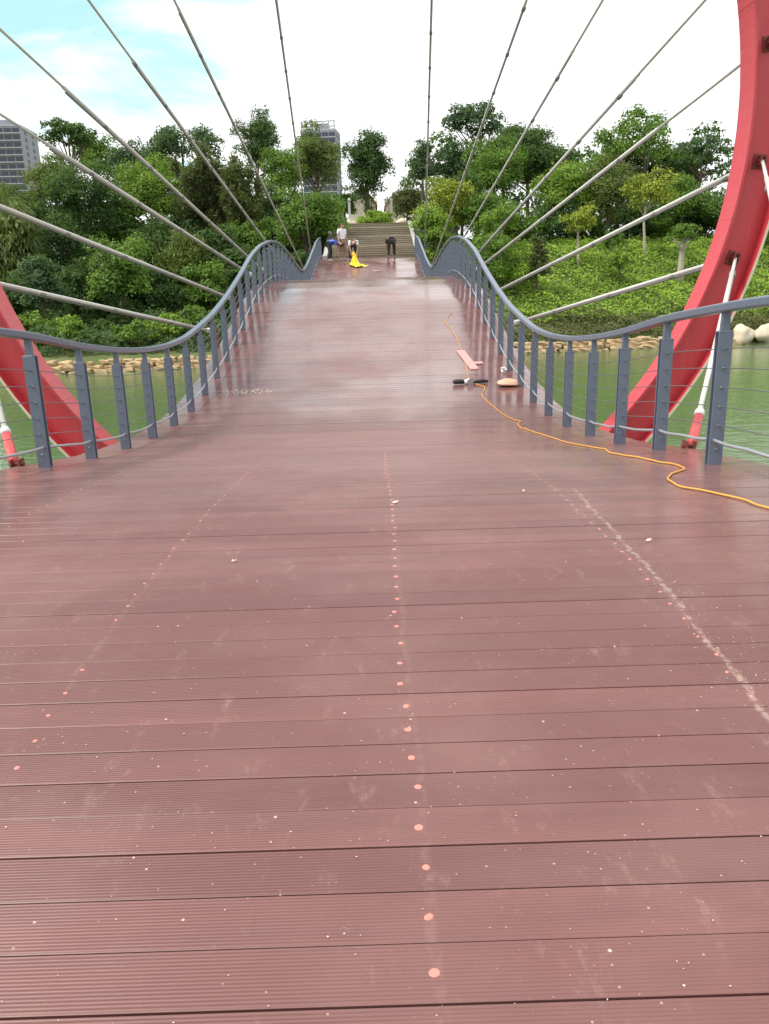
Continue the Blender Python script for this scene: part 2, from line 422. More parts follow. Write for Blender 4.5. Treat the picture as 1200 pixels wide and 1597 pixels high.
for y in pos_y:
    a = math.atan(dslope(y)); z = dz(y)
    if y < .75 or 26.8 < y < 37.4:
        k = len(hid_v); ca, sa = math.cos(a), math.sin(a)
        for sx, sy, s3 in bx:
            ly, lz = sy*BW/2, -.0125 + s3*.0125
            hid_v.append((sx*3.1, y + ly*ca - lz*sa, z + ly*sa + lz*ca))
        hid_f += [tuple(k+i for i in f) for f in bf]
        continue
    o = inst('board', rnd.choice(bmesh_a), deck, (rnd.uniform(-.006, .006), y + rnd.uniform(-.0009, .0009), z + rnd.uniform(-.0010, .0010)),
             (a + rnd.gauss(0, .005), 0, rnd.uniform(-.0004, .0004)))
    if y < 7.6:
        for xx in (-2.10, -1.02, .07, 1.13):
            if rnd.random() < .93:
                inst('screw_plug', plug_me, o, (xx - XC + rnd.uniform(-.008, .008) + .012*math.sin(y*1.7+xx), rnd.uniform(-.012, .012), .0002),
                     (0, 0, rnd.uniform(0, 6)), [(1.0 if 0 < xx < .5 else .72)*rnd.uniform(.75, 1.1), (1.0 if 0 < xx < .5 else .72)*rnd.uniform(.75, 1.1), 1])
hb = inst('board_run', mesh_np('board_run', hid_v, hid_f, M['deck']), deck); hb['kind'] = 'stuff'
ysamp = np.arange(-2.4, 48.95, .35)
def beam_strip(name, x0, x1, top, bot, mat, parent):
    mb = MB(); fr = []
    pts = []
    for y in ysamp:
        pts.append((0, y, dz(y))); fr.append((Vector((1, 0, 0)), Vector((0, 0, 1))))
    mb.sweep(pts, [(x0, bot), (x1, bot), (x1, top), (x0, top)], frames=fr)
    return mb.build(name, mat, parent)
beam_strip('edge_beam', 2.90, 3.05, -.03, -.38, M['beam'], deck)
beam_strip('edge_beam', -3.05, -2.90, -.03, -.38, M['beam'], deck)
beam_strip('gap_shade_sheet', -2.86, 2.86, -.045, -.30, M['under'], deck)  # dark sheet added to give the shade seen through the board gaps
for y in (-1.5, 12.5, 25, 38):
    mb = MB(); mb.box((0, y, (dz(y)-.3-5)/2), (1.2, .7, dz(y)-.3+5), bevel=.05); mb.build('pier', M['conc'], deck)

# ------------------------------------------------------------------ railings
post_y = [1.22 + 1.145*k for k in range(42)]
def post_mesh():
    mb = MB(); b = .006; H = .975
    for sy in (-1, 1): mb.box((0, sy*.030, H/2), (.105, .011, H), bevel=.002)           # two flanges
    mb.box((0, 0, H/2), (.016, .0485, H-.004))                                           # web
    mb.box((0, 0, H+.005), (.105, .071, .010), bevel=.002)                               # cap
    mb.prism([(-.032, H+.0101), (.032, H+.0101), (.026, 1.125), (-.026, 1.125)], -.018, .018, 'y')  # tapered saddle
    for z in (.12, .30, .44, .58, .72, .86):
        mb.box((0, 0, z), (.022, .085, .016), bevel=.003)                                # wire ferrules
    return mb.mesh('post', M['rail'])
post_me = post_mesh()
hp = [(.050*math.cos(t)*(abs(math.cos(t))**-.62 if abs(math.cos(t)) > .02 else 1), .034*math.sin(t)*(abs(math.sin(t))**-.62 if abs(math.sin(t)) > .02 else 1)) for t in [2*math.pi*(k+.5)/16 for k in range(16)]]
def railing(x, label):
    r = empty('railing', (x, 0, 0), label=label, cat='railing', group='railings along the bridge deck')
    yy = np.arange(.9, 48.6, .2)
    mb = MB(); fr = []
    pts = []
    for y in yy:
        s = dslope(y); pts.append((0, y, dz(y)+1.15)); fr.append((Vector((1, 0, 0)), Vector((0, -s, 1)).normalized()))
    mb.sweep(pts, hp, frames=fr); mb.build('handrail', M['rail'], r)
    for h in (.30, .44, .58, .72, .86):
        mb = MB(); mb.tube([(0, y, dz(y)+h) for y in np.arange(1.22, 48.3, .38)], .0042, 5); mb.build('wire', M['wire'], r, smooth=True)
    mb = MB(); rr = random.Random(int(x*10)); pts = []
    for k in range(41):
        for t in (0, .25, .5, .75):
            y = 1.22+1.145*(k+t); pts.append((math.copysign(.03, -x)*(1 if t else .6), y, dz(y)+.175+(0 if t else .012)+rr.uniform(-.006, .006)))
    mb.tube(pts, .0125, 7); mb.build('bottom_tube', M['tube'], r, smooth=True)
    for y in post_y:
        if y < 48.5: inst('post', post_me, r, (0, y, dz(y)+.001))
    return r
railing(XL, 'grey wavy railing with wire infill on the side without the orange cord')
railing(XR, 'grey wavy railing with wire infill along the side where the orange cord lies')

# ------------------------------------------------------------------ red ring arch
RX0, RZ0, RY0, RYAW, RA, RB, RW, RD = XC, 3.322, 10.0, .012, 4.701, 5.152, .482, .377
ux = Vector((math.cos(RYAW), math.sin(RYAW), 0)); un = Vector((-math.sin(RYAW), math.cos(RYAW), 0))
def ring_pt(th, rad, dep):
    return Vector((RX0, RY0, RZ0)) + ux*((RA+rad)*math.cos(th)) + Vector((0, 0, 1))*((RB+rad)*math.sin(th)) + un*dep
arch = empty('ring_arch', (RX0, RY0, RZ0-RB-RW), label='tall red steel ring standing around the bridge deck', cat='arch')
inv = Vector(arch.location)
mb = MB(); pts, fr = [], []
for k in range(192):
    th = 2*math.pi*k/192
    p = ring_pt(th, 0, 0); n = (ring_pt(th, 1, 0)-p).normalized(); pts.append(p-inv); fr.append((n, un))
c_ = .008
fl, w0, w1 = .028, RD*.46, RD*.54                 # flange thickness, web between these depths
mb.sweep(pts, [(0, 0), (0, RD), (fl, RD), (fl, w1), (RW-fl, w1), (RW-fl, RD), (RW, RD), (RW, 0), (RW-fl, 0), (RW-fl, w0), (fl, w0), (fl, 0)], closed=True, frames=fr)
mb.build('ring_girder', M['ring'], arch)
mb = MB(); mb.sweep(pts, [(RW-fl-.002, -.004), (RW+.002, -.004), (RW+.002, -.0005), (RW-fl-.002, -.0005)], closed=True, frames=fr); mb.build('flange_edge', M['edge_cream'], arch, label='cream outer flange edge')  # thin cream strip along the front of the outer flange
for k in range(14):
    th = RAD(12.2 + 360/14*k)
    p = ring_pt(th, 0, 0); n = (ring_pt(th, 1, 0)-p).normalized(); t = n.cross(un)
    mb = MB(); R3 = Matrix((n, un, t)).transposed()
    mb.box(p + n*.014 + un*RD/2 - inv, (.034, RD+.005, .012), rot=R3); mb.build('weld_seam', M['ring'], arch)
TH = [RAD(a) for a in (-18, -6, 7.5, 18.8, 34, 49.7, 76.5)]
FAR_Y = [17.1, 19.65, 23.0, 25.4, 37.1, 41.0, 46.0]
NEAR_Y = [7.2, 4.85, 2.4, .2, -3.2, -6.5, -10.5]
def lug(th, back):
    mb = MB(); p = ring_pt(th, RW*.5, w1 if back else w0); s = 1 if back else -1
    n = (ring_pt(th, 1, 0)-ring_pt(th, 0, 0)).normalized(); t = n.cross(un)
    R3 = Matrix((n, un, t)).transposed()
    mb.box(p + un*s*.008 - inv, (.15, .016, .17), rot=R3, bevel=.004)
    for k in (-1, 1): mb.box(p + un*s*.07 + n*k*.035 - inv, (.014, .13, .11), rot=R3, bevel=.003)
    mb.tube([p + un*s*.09 - n*.06 - inv, p + un*s*.09 + n*.06 - inv], .017, 8)
    mb.build('cable_bracket', M['bracket'], arch)
    return p + un*s*.09

ORD = ['first', 'second', 'third', 'fourth', 'fifth', 'sixth', 'seventh']
SIDE = {1: 'the orange-cord side', -1: 'the side without cord'}
def anchor_xy(side): return (ER+.02 if side > 0 else EL-.02)
def stay(side, far, k):
    th = TH[k] if side > 0 else math.pi - TH[k]
    B = lug(th, far)
    y = (FAR_Y if far else NEAR_Y)[k]
    x = anchor_xy(side); zb = dz(y) + (.33 if far else .02)
    A = Vector((x + side*.03, y, zb))
    where = 'beyond the red ring' if far else 'before the red ring'
    st = empty('stay_cable', A, label=f'{ORD[k]} steel stay cable {where}, on {SIDE[side]}', cat='cable', group='stay cables from the ring to the deck')
    d = (B-A); L = d.length; d.normalize()
    P = lambda t: d*t
    side_v = d.cross(Vector((0, 0, 1))).normalized(); upv = side_v.cross(d)
    if upv.z < 0: upv = -upv
    cut = L*((.80 if k > 1 else .97) if far else .9)
    mb = MB(); mb.tube([P(.28), P(cut)], .029 if far else .027, 10); mb.build('cable_sheath', M['cable'], st, smooth=True)
    mb = MB(); mb.tube([P(cut-.05), P(L-.02)], .020, 8); mb.build('cable_rod', M['cable'], st, smooth=True)
    off = upv*-.042 + side_v*.012
    mb = MB(); mb.tube([P(.5)+off, P(cut-.1)+off], .013, 6); mb.build('light_strip', M['cable_strip'], st, smooth=True)
    rr = random.Random(k*7+side+far); t = rr.uniform(1.2, 2.0)
    while t < cut:
        mb = MB(); mb.tube([P(t)-upv*.02, P(t+.10)-upv*.02], .038, 10); mb.build('clamp', M['clamp'], st, smooth=False); t += rr.uniform(1.75, 2.05)
    if far:
        mb = MB(); mb.tube([P(-.02), P(.06), P(.30)], [.045, .062, .050], 10); mb.build('socket', M['socket_white'], st, smooth=True)
    else:
        mb = MB(); mb.tube([P(.0), P(.08), P(.46)], [.038, .050, .043], 10); mb.build('socket', M['socket_red'], st, smooth=True)
        mb = MB(); mb.tube([P(.46), P(.53), P(.56)], [.048, .048, .036], 10); mb.build('socket_cap', M['socket_white'], st, smooth=True)
    # anchor plates fixed to the deck edge
    mb = MB()
    zr = dz(y)-.36-zb
    for s in (-1, 1):
        mb.prism([(-.10, zr), (.10, zr), (.06, .05), (-.06, .05)], -side*.03+s*.035-.007, -side*.03+s*.035+.007, 'x')
    mb.tube([(-side*.03-.065, 0, 0), (-side*.03+.065, 0, 0)], .024, 8)
    mb.build('anchor_plate', M['bracket'], st)
for side in (1, -1):
    for k in range(7): stay(side, True, k)
    for k in range(3): stay(side, False, k)

# ------------------------------------------------------------------ bank, steps, plaza
def rock(name, c, r, seed, mat, **kw):
    mb = MB(); mb.blob((0, 0, 0), r, 3, .16, seed); o = mb.build(name, mat, None, smooth=True, **kw); o.location = c; o.rotation_euler[2] = seed*1.3; return o
def revetment(x0, x1, seed, label):
    e_ = empty('stone_revetment', ((x0+x1)/2, waterline((x0+x1)/2), WATER), label=label, cat='embankment')
    rr = random.Random(seed); x = x0; me_s = []
    for i in range(5):
        mb = MB(); mb.box((0, 0, 0), (.80, .5, .32)); bmesh.ops.subdivide_edges(mb.bm, edges=mb.bm.edges[:], cuts=1, use_grid_fill=True)
        for v_ in mb.bm.verts:
            k_ = .80 if sum(abs(abs(a_)-b_) < .01 for a_, b_ in zip(v_.co, (.40, .25, .16))) == 3 else 1.0
            v_.co = Vector([a_*k_*rr.uniform(.82, 1.14) for a_ in v_.co])
        me_s.append(mb.mesh('stone', M['bankstone']))
    while x < x1:
        for row in range(3):
            xx = x + rr.uniform(-.1, .1) + row*.3; yy = waterline(xx) - .05 + row*.26
            inst('stone', rr.choice(me_s), e_, Vector((xx, yy, WATER + .02 + row*.20 + rr.uniform(-.05, .05))) - e_.location, (rr.uniform(-.18, .18), rr.uniform(-.12, .12), rr.choice((0, math.pi))+rr.uniform(-.3, .3)), [rr.uniform(.65, 1.1)]*3)
        x += rr.uniform(.5, .72)
revetment(-22.5, -4, 3, 'low tan stone edging along the wooded bank, on the side without cord')
revetment(4, 21.5, 4, 'low tan stone edging below the shrub slope, on the orange-cord side')
p = at(1158, 527, waterline(22)+.2); rock('boulder', (p.x, p.y, WATER+.42), (.78, .6, .62), 3, M['stone'], label='large pale rounded boulder at the water edge', cat='boulder', group='boulders at the water edge')
p = at(1192, 526, waterline(23)+.4); rock('boulder', (p.x, p.y, WATER+.50), (.80, .6, .60), 8, M['stone'], label='second pale boulder beside the largest boulder', cat='boulder', group='boulders at the water edge')
p = at(1136, 533, waterline(21)+.1); rock('boulder', (p.x, p.y, WATER+.18), (.42, .35, .3), 5, M['stone'], label='small low boulder beside the largest boulder', cat='boulder', group='boulders at the water edge')

SX0, SX1 = XC-2.35, XC+2.75
stairs = empty('stairway', (0, 48.9, 0), label='wide tan stone steps climbing from the bridge to the plaza', cat='stairs')
n_st = 18; z0, z1 = 3.2, 5.85; rise = (z1-z0)/n_st
y = 48.9; zt = z0
for k in range(n_st):
    tread = .42 if (k+1) % 5 else 1.3
    zt += rise
    mb = MB(); mb.box(((SX0+SX1)/2, y+tread/2-48.9, (zt-.04+(-1))/2), (SX1-SX0, tread-.002, zt-.04+1)); mb.build('step', M['step'], stairs)
    mb = MB(); mb.box(((SX0+SX1)/2, y+tread/2-.02-48.9, zt-.0195), (SX1-SX0+.04, tread+.036, .038), bevel=.006); mb.build('nosing', M['nosing'] if (k+1) % 5 == 0 else M['step'], stairs)
    y += tread
YP = y
for xx in (SX0-.17, SX1+.17):
    mb = MB(); mb.prism([(-1.2, -1.5), (YP-48.9, -1.5), (YP-48.9, z1+.12), (0, z0+.25), (-1.2, z0+.1)], xx-.12, xx+.12, 'x'); mb.build('side_wall', M['conc'], stairs)
mb = MB(); mb.box((0, YP+15.02, z1-3), (12, 30, 6.0)); tag(mb.build('plaza', M['plaza']), kind='structure')

# ------------------------------------------------------------------ vegetation
nr = np.random.default_rng(11)
def leaf_geo(pos, nrm, size, aspect=.6):
    n = len(pos)
    nrm = nrm/np.maximum(np.linalg.norm(nrm, axis=1, keepdims=True), 1e-6)
    a = nr.normal(size=(n, 3)); t = np.cross(nrm, a); t /= np.maximum(np.linalg.norm(t, axis=1, keepdims=True), 1e-6)
    b = np.cross(nrm, t); s = size[:, None]
    bend = nrm*s*.12
    v = np.stack([pos-t*s*.5-bend, pos+b*s*.5*aspect, pos+t*s*.5-bend, pos-b*s*.5*aspect], 1).reshape(-1, 3)
    return v, np.arange(n*4).reshape(-1, 4)
def leaf_geo_dir(pos, t, size, aspect=.3):
    n = len(pos); t = t/np.linalg.norm(t, axis=1, keepdims=True)
    b = np.cross(t, nr.normal(size=(n, 3))); b /= np.maximum(np.linalg.norm(b, axis=1, keepdims=True), 1e-6); s = size[:, None]
    v = np.stack([pos-t*s*.5, pos+b*s*.5*aspect, pos+t*s*.5, pos-b*s*.5*aspect], 1).reshape(-1, 3)
    return v, np.arange(n*4).reshape(-1, 4)
def unit(n):
    d = nr.normal(size=(n, 3)); return d/np.linalg.norm(d, axis=1, keepdims=True)
def clump_leaves(cent, rad, n, out_bias=.9, flat=.75):
    """leaves through the shell of each clump"""
    P, N = [], []
    for c, r, k in zip(cent, rad, n):
        d = unit(k); d[:, 2] = np.where(d[:, 2] < -.45, -d[:, 2]*.6, d[:, 2])
        q = nr.uniform(.35, 1.0, (k, 1))**.6
        lump = 1 + .25*np.sin(d[:, :1]*5+c[0]*3)*np.sin(d[:, 1:2]*4+c[1]*2)
        P.append(c + d*q*r*lump*np.array([1, 1, flat])); N.append(d*out_bias + np.array([0, 0, .55]) + nr.normal(scale=.55, size=(k, 3)))
    return np.concatenate(P), np.concatenate(N)
def crown_points(style, rx, rz, dens):
    """clump centres (crown centre at origin), radii"""
    R = min(rx, rz)
    if style in ('round', 'bush', 'cone', 'column'):
        k = {'round': 36, 'bush': 22, 'cone': 30, 'column': 40}[style]
        d = unit(k*3); d = d[d[:, 2] > -.75][:k]
        q = nr.uniform(.35, .86, (len(d), 1))
        c = d*q
        if style == 'cone': c[:, :2] *= (1.0-.75*np.clip((c[:, 2:3]+1)/2, 0, 1))*1.25
        if style == 'column': c[:, :2] *= np.clip(.30+.80*(c[:, 2:3]+1)/1.5, .3, 1.0)*np.clip(1.5-.75*c[:, 2:3], .6, 1.0)
        c = c*np.array([rx, rx, rz]); r = nr.uniform(.27, .46, len(c))*R
        if style == 'column': r = nr.uniform(.34, .56, len(c))*rx*np.clip(.55+.5*(c[:, 2]/rz+1), .5, 1.0)
        c = np.concatenate([c, [[0, 0, 0], [0, 0, -.3*rz], [0, 0, .35*rz]]]); r = np.concatenate([r, [R*.6, R*.52, R*.5]])
        if style == 'column':
            c = np.concatenate([c, [[0, 0, zz*rz] for zz in (-.8, -.6, -.45, .15, .5, .7)]]); r = np.concatenate([r, [R*.3, R*.4, R*.48, R*.6, R*.55, R*.45]])
    elif style == 'airy':
        k = 38; d = unit(k*3); d = d[d[:, 2] > -.5][:k]; q = nr.uniform(.45, .95, (len(d), 1))
        c = d*q*np.array([rx, rx, rz]); r = nr.uniform(.19, .33, len(c))*rx
    else:
        k = 44; d = unit(k); q = nr.uniform(.2, .92, (k, 1)); c = d*q*np.array([rx, rx, rz]); c[:, :2] *= 1.1-.45*np.clip(c[:, 2:3]/rz, 0, 1); r = nr.uniform(.20, .44, k)*rx
    return c, r
def tree(style, px, top, bot, hw, Y, leaf, label, name='tree', lsize=.175, dens=1.0, bark='bark', trunk_w=None, cat='tree', group='trees on the far bank', lean=0.0, base_px=None):
    T = at(px, top, Y); Bm = at(px, bot, Y); X = (T.x+Bm.x)/2; rx = hw/FPX*Y; rz = max((T.z-Bm.z)/2, .4); zc = (T.z+Bm.z)/2
    zg = terrain(X, Y); zg = min(zg, Bm.z + .3)
    o = empty(name, (X, Y, zg), label=label, cat=cat, group=group)
    cc = np.array([0, 0, zc-zg])
    c, r = crown_points(style, rx, rz, dens)
    # keep outline inside the crown box
    c = c + cc
    if style in ('casuarina', 'willow'):
        n = (r*r*820*dens).astype(int)+60
        P = np.concatenate([ci + unit(k)*nr.uniform(.2, 1, (k, 1))*ri*np.array([1, 1, 1.5 if style == 'casuarina' else 1.9]) for ci, ri, k in zip(c, r, n)])
        up = np.array([0, 0, .5 if style == 'casuarina' else -1.2])
        t = (P-cc)*np.array([.8, .8, .1])/rx + up + nr.normal(scale=.75 if style == 'casuarina' else .35, size=P.shape)
        v, f = leaf_geo_dir(P, t, nr.uniform(.16, .42, len(P))*(1 if style == 'casuarina' else 1.5), .30)
    else:
        n = (r*r*(8.6/lsize**2)*dens*(1.1 if style != 'airy' else 1.0)).astype(int) + 30
        P, N = clump_leaves(c, r, n, flat=.72 if style == 'airy' else .85)
        v, f = leaf_geo(P, N, nr.uniform(.6, 1.3, len(P))*lsize, .62)
    inst('crown', mesh_np('crown', v, f, LEAF[leaf]), o)
    # trunk and limbs
    if style != 'bush' or True:
        H = zc-zg; w = trunk_w or max(.05, min(.20, .022*(T.z-zg)))
        mb = MB(); rr = random.Random(int(px*13+top)); bx_, by_ = rr.uniform(-.12, .12)*rx, rr.uniform(-.12, .12)*rx
        fork = H*rr.uniform(.55, .7) if style != 'bush' else H*.25
        path = [Vector((0, 0, -.3)), Vector((bx_*.3+lean*.3, by_*.3, fork*.45)), Vector((bx_+lean*.7, by_, fork)), Vector((bx_*.5+lean, by_*.6, H+.35*rz))]
        mb.tube(path, [w*1.25, w*.95, w*.75, w*.18], 8)
        order = sorted(range(len(c)), key=lambda i: -np.linalg.norm(c[i]-cc))[:11 if style == 'airy' else 8]
        for i in order:
            e_ = Vector(c[i]); s_ = path[2].lerp(path[3], rr.uniform(0, .55)); m_ = s_.lerp(e_, .5) + Vector((rr.uniform(-.2, .2), rr.uniform(-.2, .2), rr.uniform(-.1, .35)))*rx*.3
            mb.tube([s_, m_, e_], [w*.42, w*.26, w*.08], 5, cap=False)
        mb.build('trunk', M[bark], o, smooth=True)
    return o
T_ = tree
# the side without the cord: a dark wooded bank
T_('airy', 108, 182, 246, 42, 70, 'dark', 'tall tree with open spreading crown between the grey tower and the wood', lsize=.24)
T_('round', 82, 240, 345, 50, 63, 'olive', 'broad olive-green tree beside the grey tower')
T_('round', 12, 284, 360, 60, 60, 'olive', 'low olive-green tree below the grey tower')
T_('round', 140, 252, 400, 72, 58, 'dark', 'broad dark green tree below the open spreading crown')
T_('cone', 206, 204, 330, 42, 67, 'blue', 'bluish pointed tree rising above the wood')
T_('airy', 286, 198, 262, 58, 72, 'blue', 'flat-topped feathery dark tree on the skyline', lsize=.22)
T_('round', 238, 238, 372, 62, 62, 'bright', 'bright green leafy tree in the middle of the wood')
T_('round', 300, 262, 380, 50, 63, 'mid', 'mid green tree beside the brownish feathery tree')
T_('casuarina', 332, 204, 420, 44, 60, 'brown', 'tall brownish feathery tree with fine drooping twigs')
T_('casuarina', 378, 232, 410, 36, 58, 'brown', 'slimmer brownish feathery tree next to the tallest feathery one')
T_('round', 402, 168, 292, 44, 70, 'dark', 'tall dark round-topped tree standing above the wood')
T_('round', 440, 212, 345, 38, 66, 'mid', 'green tree beside the dark round-topped tree')
T_('round', 492, 190, 312, 44, 74, 'olive', 'olive tree standing in front of the slender tower', dens=1.2)
T_('round', 479, 282, 404, 60, 54, 'mid', 'large round leafy tree at the far end of the railing', dens=1.15)
T_('round', 190, 352, 498, 54, 48, 'mid', 'rounded bright-topped tree near the water, beneath the lowest cables', lsize=.2)
T_('round', 66, 398, 505, 42, 46, 'blue', 'dark bluish rounded small tree near the red ring foot', lsize=.18)
T_('willow', 14, 300, 485, 52, 52, 'olive', 'drooping willow-like tree behind the dark bluish small tree')
T_('casuarina', 288, 362, 470, 42, 52, 'olive', 'thin grey-green tree with pale trunk by the water', bark='bark_pale', trunk_w=.16)
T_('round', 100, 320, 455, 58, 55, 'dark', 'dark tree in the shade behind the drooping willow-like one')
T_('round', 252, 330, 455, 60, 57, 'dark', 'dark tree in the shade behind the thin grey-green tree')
T_('round', 345, 350, 440, 36, 54, 'dark', 'dark low tree with pale trunk behind the handrail', bark='bark_pale', trunk_w=.15)
T_('round', 398, 330, 440, 40, 56, 'mid', 'green tree behind the railing hump, on the side without cord')
T_('round', 420, 285, 400, 45, 60, 'dark', 'dark tree behind the large round leafy tree')
T_('round', 536, 288, 352, 22, 70, 'dark', 'small dark tree beside the pale gate post')
T_('round', 505, 330, 400, 32, 57, 'mid', 'low leafy tree beside the stairway')
U_ = dict(group='understorey trees of the wooded bank', lsize=.2)
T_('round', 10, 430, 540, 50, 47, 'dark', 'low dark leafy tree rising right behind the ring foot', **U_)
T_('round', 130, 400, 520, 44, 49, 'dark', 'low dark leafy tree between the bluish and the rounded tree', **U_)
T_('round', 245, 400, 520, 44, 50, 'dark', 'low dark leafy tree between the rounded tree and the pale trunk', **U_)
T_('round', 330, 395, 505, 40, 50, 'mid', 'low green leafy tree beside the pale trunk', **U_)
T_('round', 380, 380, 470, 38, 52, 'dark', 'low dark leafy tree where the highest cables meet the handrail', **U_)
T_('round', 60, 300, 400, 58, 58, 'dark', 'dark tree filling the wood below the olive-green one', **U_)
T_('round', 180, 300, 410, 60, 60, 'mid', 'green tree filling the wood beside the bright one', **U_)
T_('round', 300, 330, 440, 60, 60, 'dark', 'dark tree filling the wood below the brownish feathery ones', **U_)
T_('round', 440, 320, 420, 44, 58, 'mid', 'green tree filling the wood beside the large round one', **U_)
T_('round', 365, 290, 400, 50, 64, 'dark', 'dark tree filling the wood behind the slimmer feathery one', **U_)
T_('round', 150, 205, 290, 40, 76, 'mid', 'lighter tree on the skyline beside the open spreading crown', **U_)
T_('round', 250, 215, 300, 40, 76, 'dark', 'dark skyline tree below the flat-topped feathery one', **U_)
# by the plaza
T_('column', 573, 190, 342, 38, 66, 'dark', 'dark columnar tree growing behind the round planter shrub', dens=1.1)
# the cord side: lighter mixed planting on a slope
T_('round', 661, 212, 300, 26, 74, 'blue', 'small bluish tree on the skyline beside the columnar tree gap')
T_('round', 634, 282, 352, 32, 78, 'brown', 'brownish tree beside the plaza')
T_('round', 694, 252, 385, 42, 58, 'yellow', 'yellow-green tree next to the stairway', lsize=.2)
T_('round', 676, 318, 402, 42, 55, 'bright', 'bright green low tree beside the stairway, cord side')
T_('airy', 745, 160, 232, 50, 76, 'blue', 'tall tree with dark layered open crown above the slope', lsize=.25)
T_('round', 775, 202, 335, 56, 67, 'mid', 'broad green tree under the dark layered crown')
T_('round', 826, 188, 312, 58, 71, 'dark', 'broad dark round tree on the slope skyline')
T_('round', 758, 285, 395, 56, 58, 'mid', 'green mixed tree behind the railing hump, on the orange-cord side')
T_('round', 886, 242, 372, 58, 63, 'bright', 'light green tree beside the broad dark round tree')
T_('airy', 1000, 170, 300, 74, 69, 'mid', 'tall airy tree with sky showing through, beside the red ring', lsize=.25, dens=1.2)
T_('airy', 1098, 208, 294, 44, 67, 'blue', 'dark airy tree behind the red ring', lsize=.24)
T_('round', 946, 236, 385, 50, 61, 'olive', 'olive tree at the middle of the slope')
T_('round', 1062, 268, 366, 60, 63, 'mid', 'green tree close to the red ring')
T_('round', 1135, 292, 392, 50, 63, 'dark', 'dark tree behind the red ring')
T_('round', 1195, 285, 400, 48, 60, 'mid', 'green tree on the outer side of the red ring')
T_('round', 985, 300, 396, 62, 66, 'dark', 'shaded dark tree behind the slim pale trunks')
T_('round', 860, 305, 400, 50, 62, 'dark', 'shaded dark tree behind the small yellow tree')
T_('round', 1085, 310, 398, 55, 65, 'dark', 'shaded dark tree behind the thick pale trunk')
V_ = dict(group='background trees of the slope', lsize=.22)
T_('round', 720, 250, 370, 44, 64, 'dark', 'dark tree behind the yellow-green tree', **V_)
T_('round', 800, 320, 410, 50, 60, 'mid', 'green tree behind the white-trunked sapling', **V_)
T_('round', 915, 330, 400, 44, 66, 'mid', 'green tree filling the gap behind the small yellow tree', **V_)
T_('round', 1030, 330, 400, 46, 66, 'mid', 'green tree filling the gap behind the pruned tree', **V_)
T_('round', 1150, 340, 410, 46, 62, 'bright', 'light green low tree crossing behind the red ring', **V_)
T_('round', 790, 186, 305, 46, 74, 'dark', 'dark skyline tree between the layered crown and the broad dark round tree', **V_)
T_('round', 862, 216, 330, 42, 72, 'dark', 'dark skyline tree stepping down beside the broad dark round tree', **V_)
T_('round', 930, 246, 345, 42, 67, 'mid', 'green tree at the dip in the skyline', **V_)
T_('round', 966, 212, 325, 42, 73, 'mid', 'green skyline tree leaning on the tall airy tree', **V_)
T_('round', 1048, 214, 330, 46, 72, 'dark', 'dark skyline tree between the two airy trees', **V_)
T_('round', 712, 214, 310, 34, 75, 'blue', 'bluish skyline tree behind the yellow-green tree', **V_)
YG = 'young trees on the slope'
T_('round', 905, 316, 374, 28, 54, 'yellow', 'small yellow-leaved tree with slim pale trunk', bark='bark_pale', trunk_w=.085, lsize=.17, dens=.6, group=YG)
T_('round', 1012, 258, 345, 38, 56, 'yellow', 'taller yellow-green tree with slim pale trunk', bark='bark_pale', trunk_w=.10, lsize=.18, dens=.55, group=YG)
T_('round', 1066, 344, 384, 26, 53.5, 'mid', 'small green tree with thick pale trunk and pruned limbs', bark='bark_pale', trunk_w=.22, lsize=.17, dens=.7, group=YG)
T_('round', 958, 360, 392, 20, 55, 'mid', 'sapling between the yellow tree and the pruned tree', bark='bark_pale', trunk_w=.07, lsize=.15, dens=.6, group=YG)
T_('round', 780, 318, 372, 34, 54, 'bright', 'bare-limbed light green sapling with white trunk', bark='bark_pale', trunk_w=.08, lsize=.17, dens=.45, group=YG)
T_('cone', 840, 352, 462, 24, 50, 'brown', 'narrow dark grey-green conical shrub on the slope', cat='shrub', name='shrub', group='shrubs on the bank', lsize=.16)
B_ = dict(name='shrub', cat='shrub', group='shrubs on the bank', lsize=.16, trunk_w=.05)
T_('bush', 766, 362, 452, 46, 50, 'mid', 'green shrub behind the railing hump, cord side', **B_)
T_('bush', 720, 375, 425, 34, 51, 'bright', 'bright shrub below the stairway, cord side', **B_)
T_('bush', 800, 395, 450, 30, 50, 'ground', 'light green shrub beside the conical shrub', **B_)
T_('bush', 965, 388, 425, 24, 52, 'bright', 'small light shrub among the saplings', **B_)
T_('bush', 34, 482, 540, 44, 43, 'bright', 'light green shrub at the foot of the red ring by the water', **B_)
T_('bush', 104, 488, 538, 36, 42.6, 'bright', 'light green shrub between ring foot and grassy gap', **B_)
T_('bush', 205, 496, 545, 40, 42.5, 'mid', 'low leafy shrub beyond the grassy gap', **B_)
T_('bush', 262, 484, 540, 34, 43.2, 'bright', 'leafy shrub with upright shoots by the water', **B_)
T_('bush', 310, 470, 525, 32, 45, 'mid', 'leafy shrub behind the handrail, side without cord', **B_)
T_('bush', 400, 405, 450, 30, 50, 'mid', 'leafy shrub beside the railing hump, side without cord', **B_)
T_('bush', 470, 385, 425, 36, 50, 'dark', 'dark shrub below the large round leafy tree', **B_)

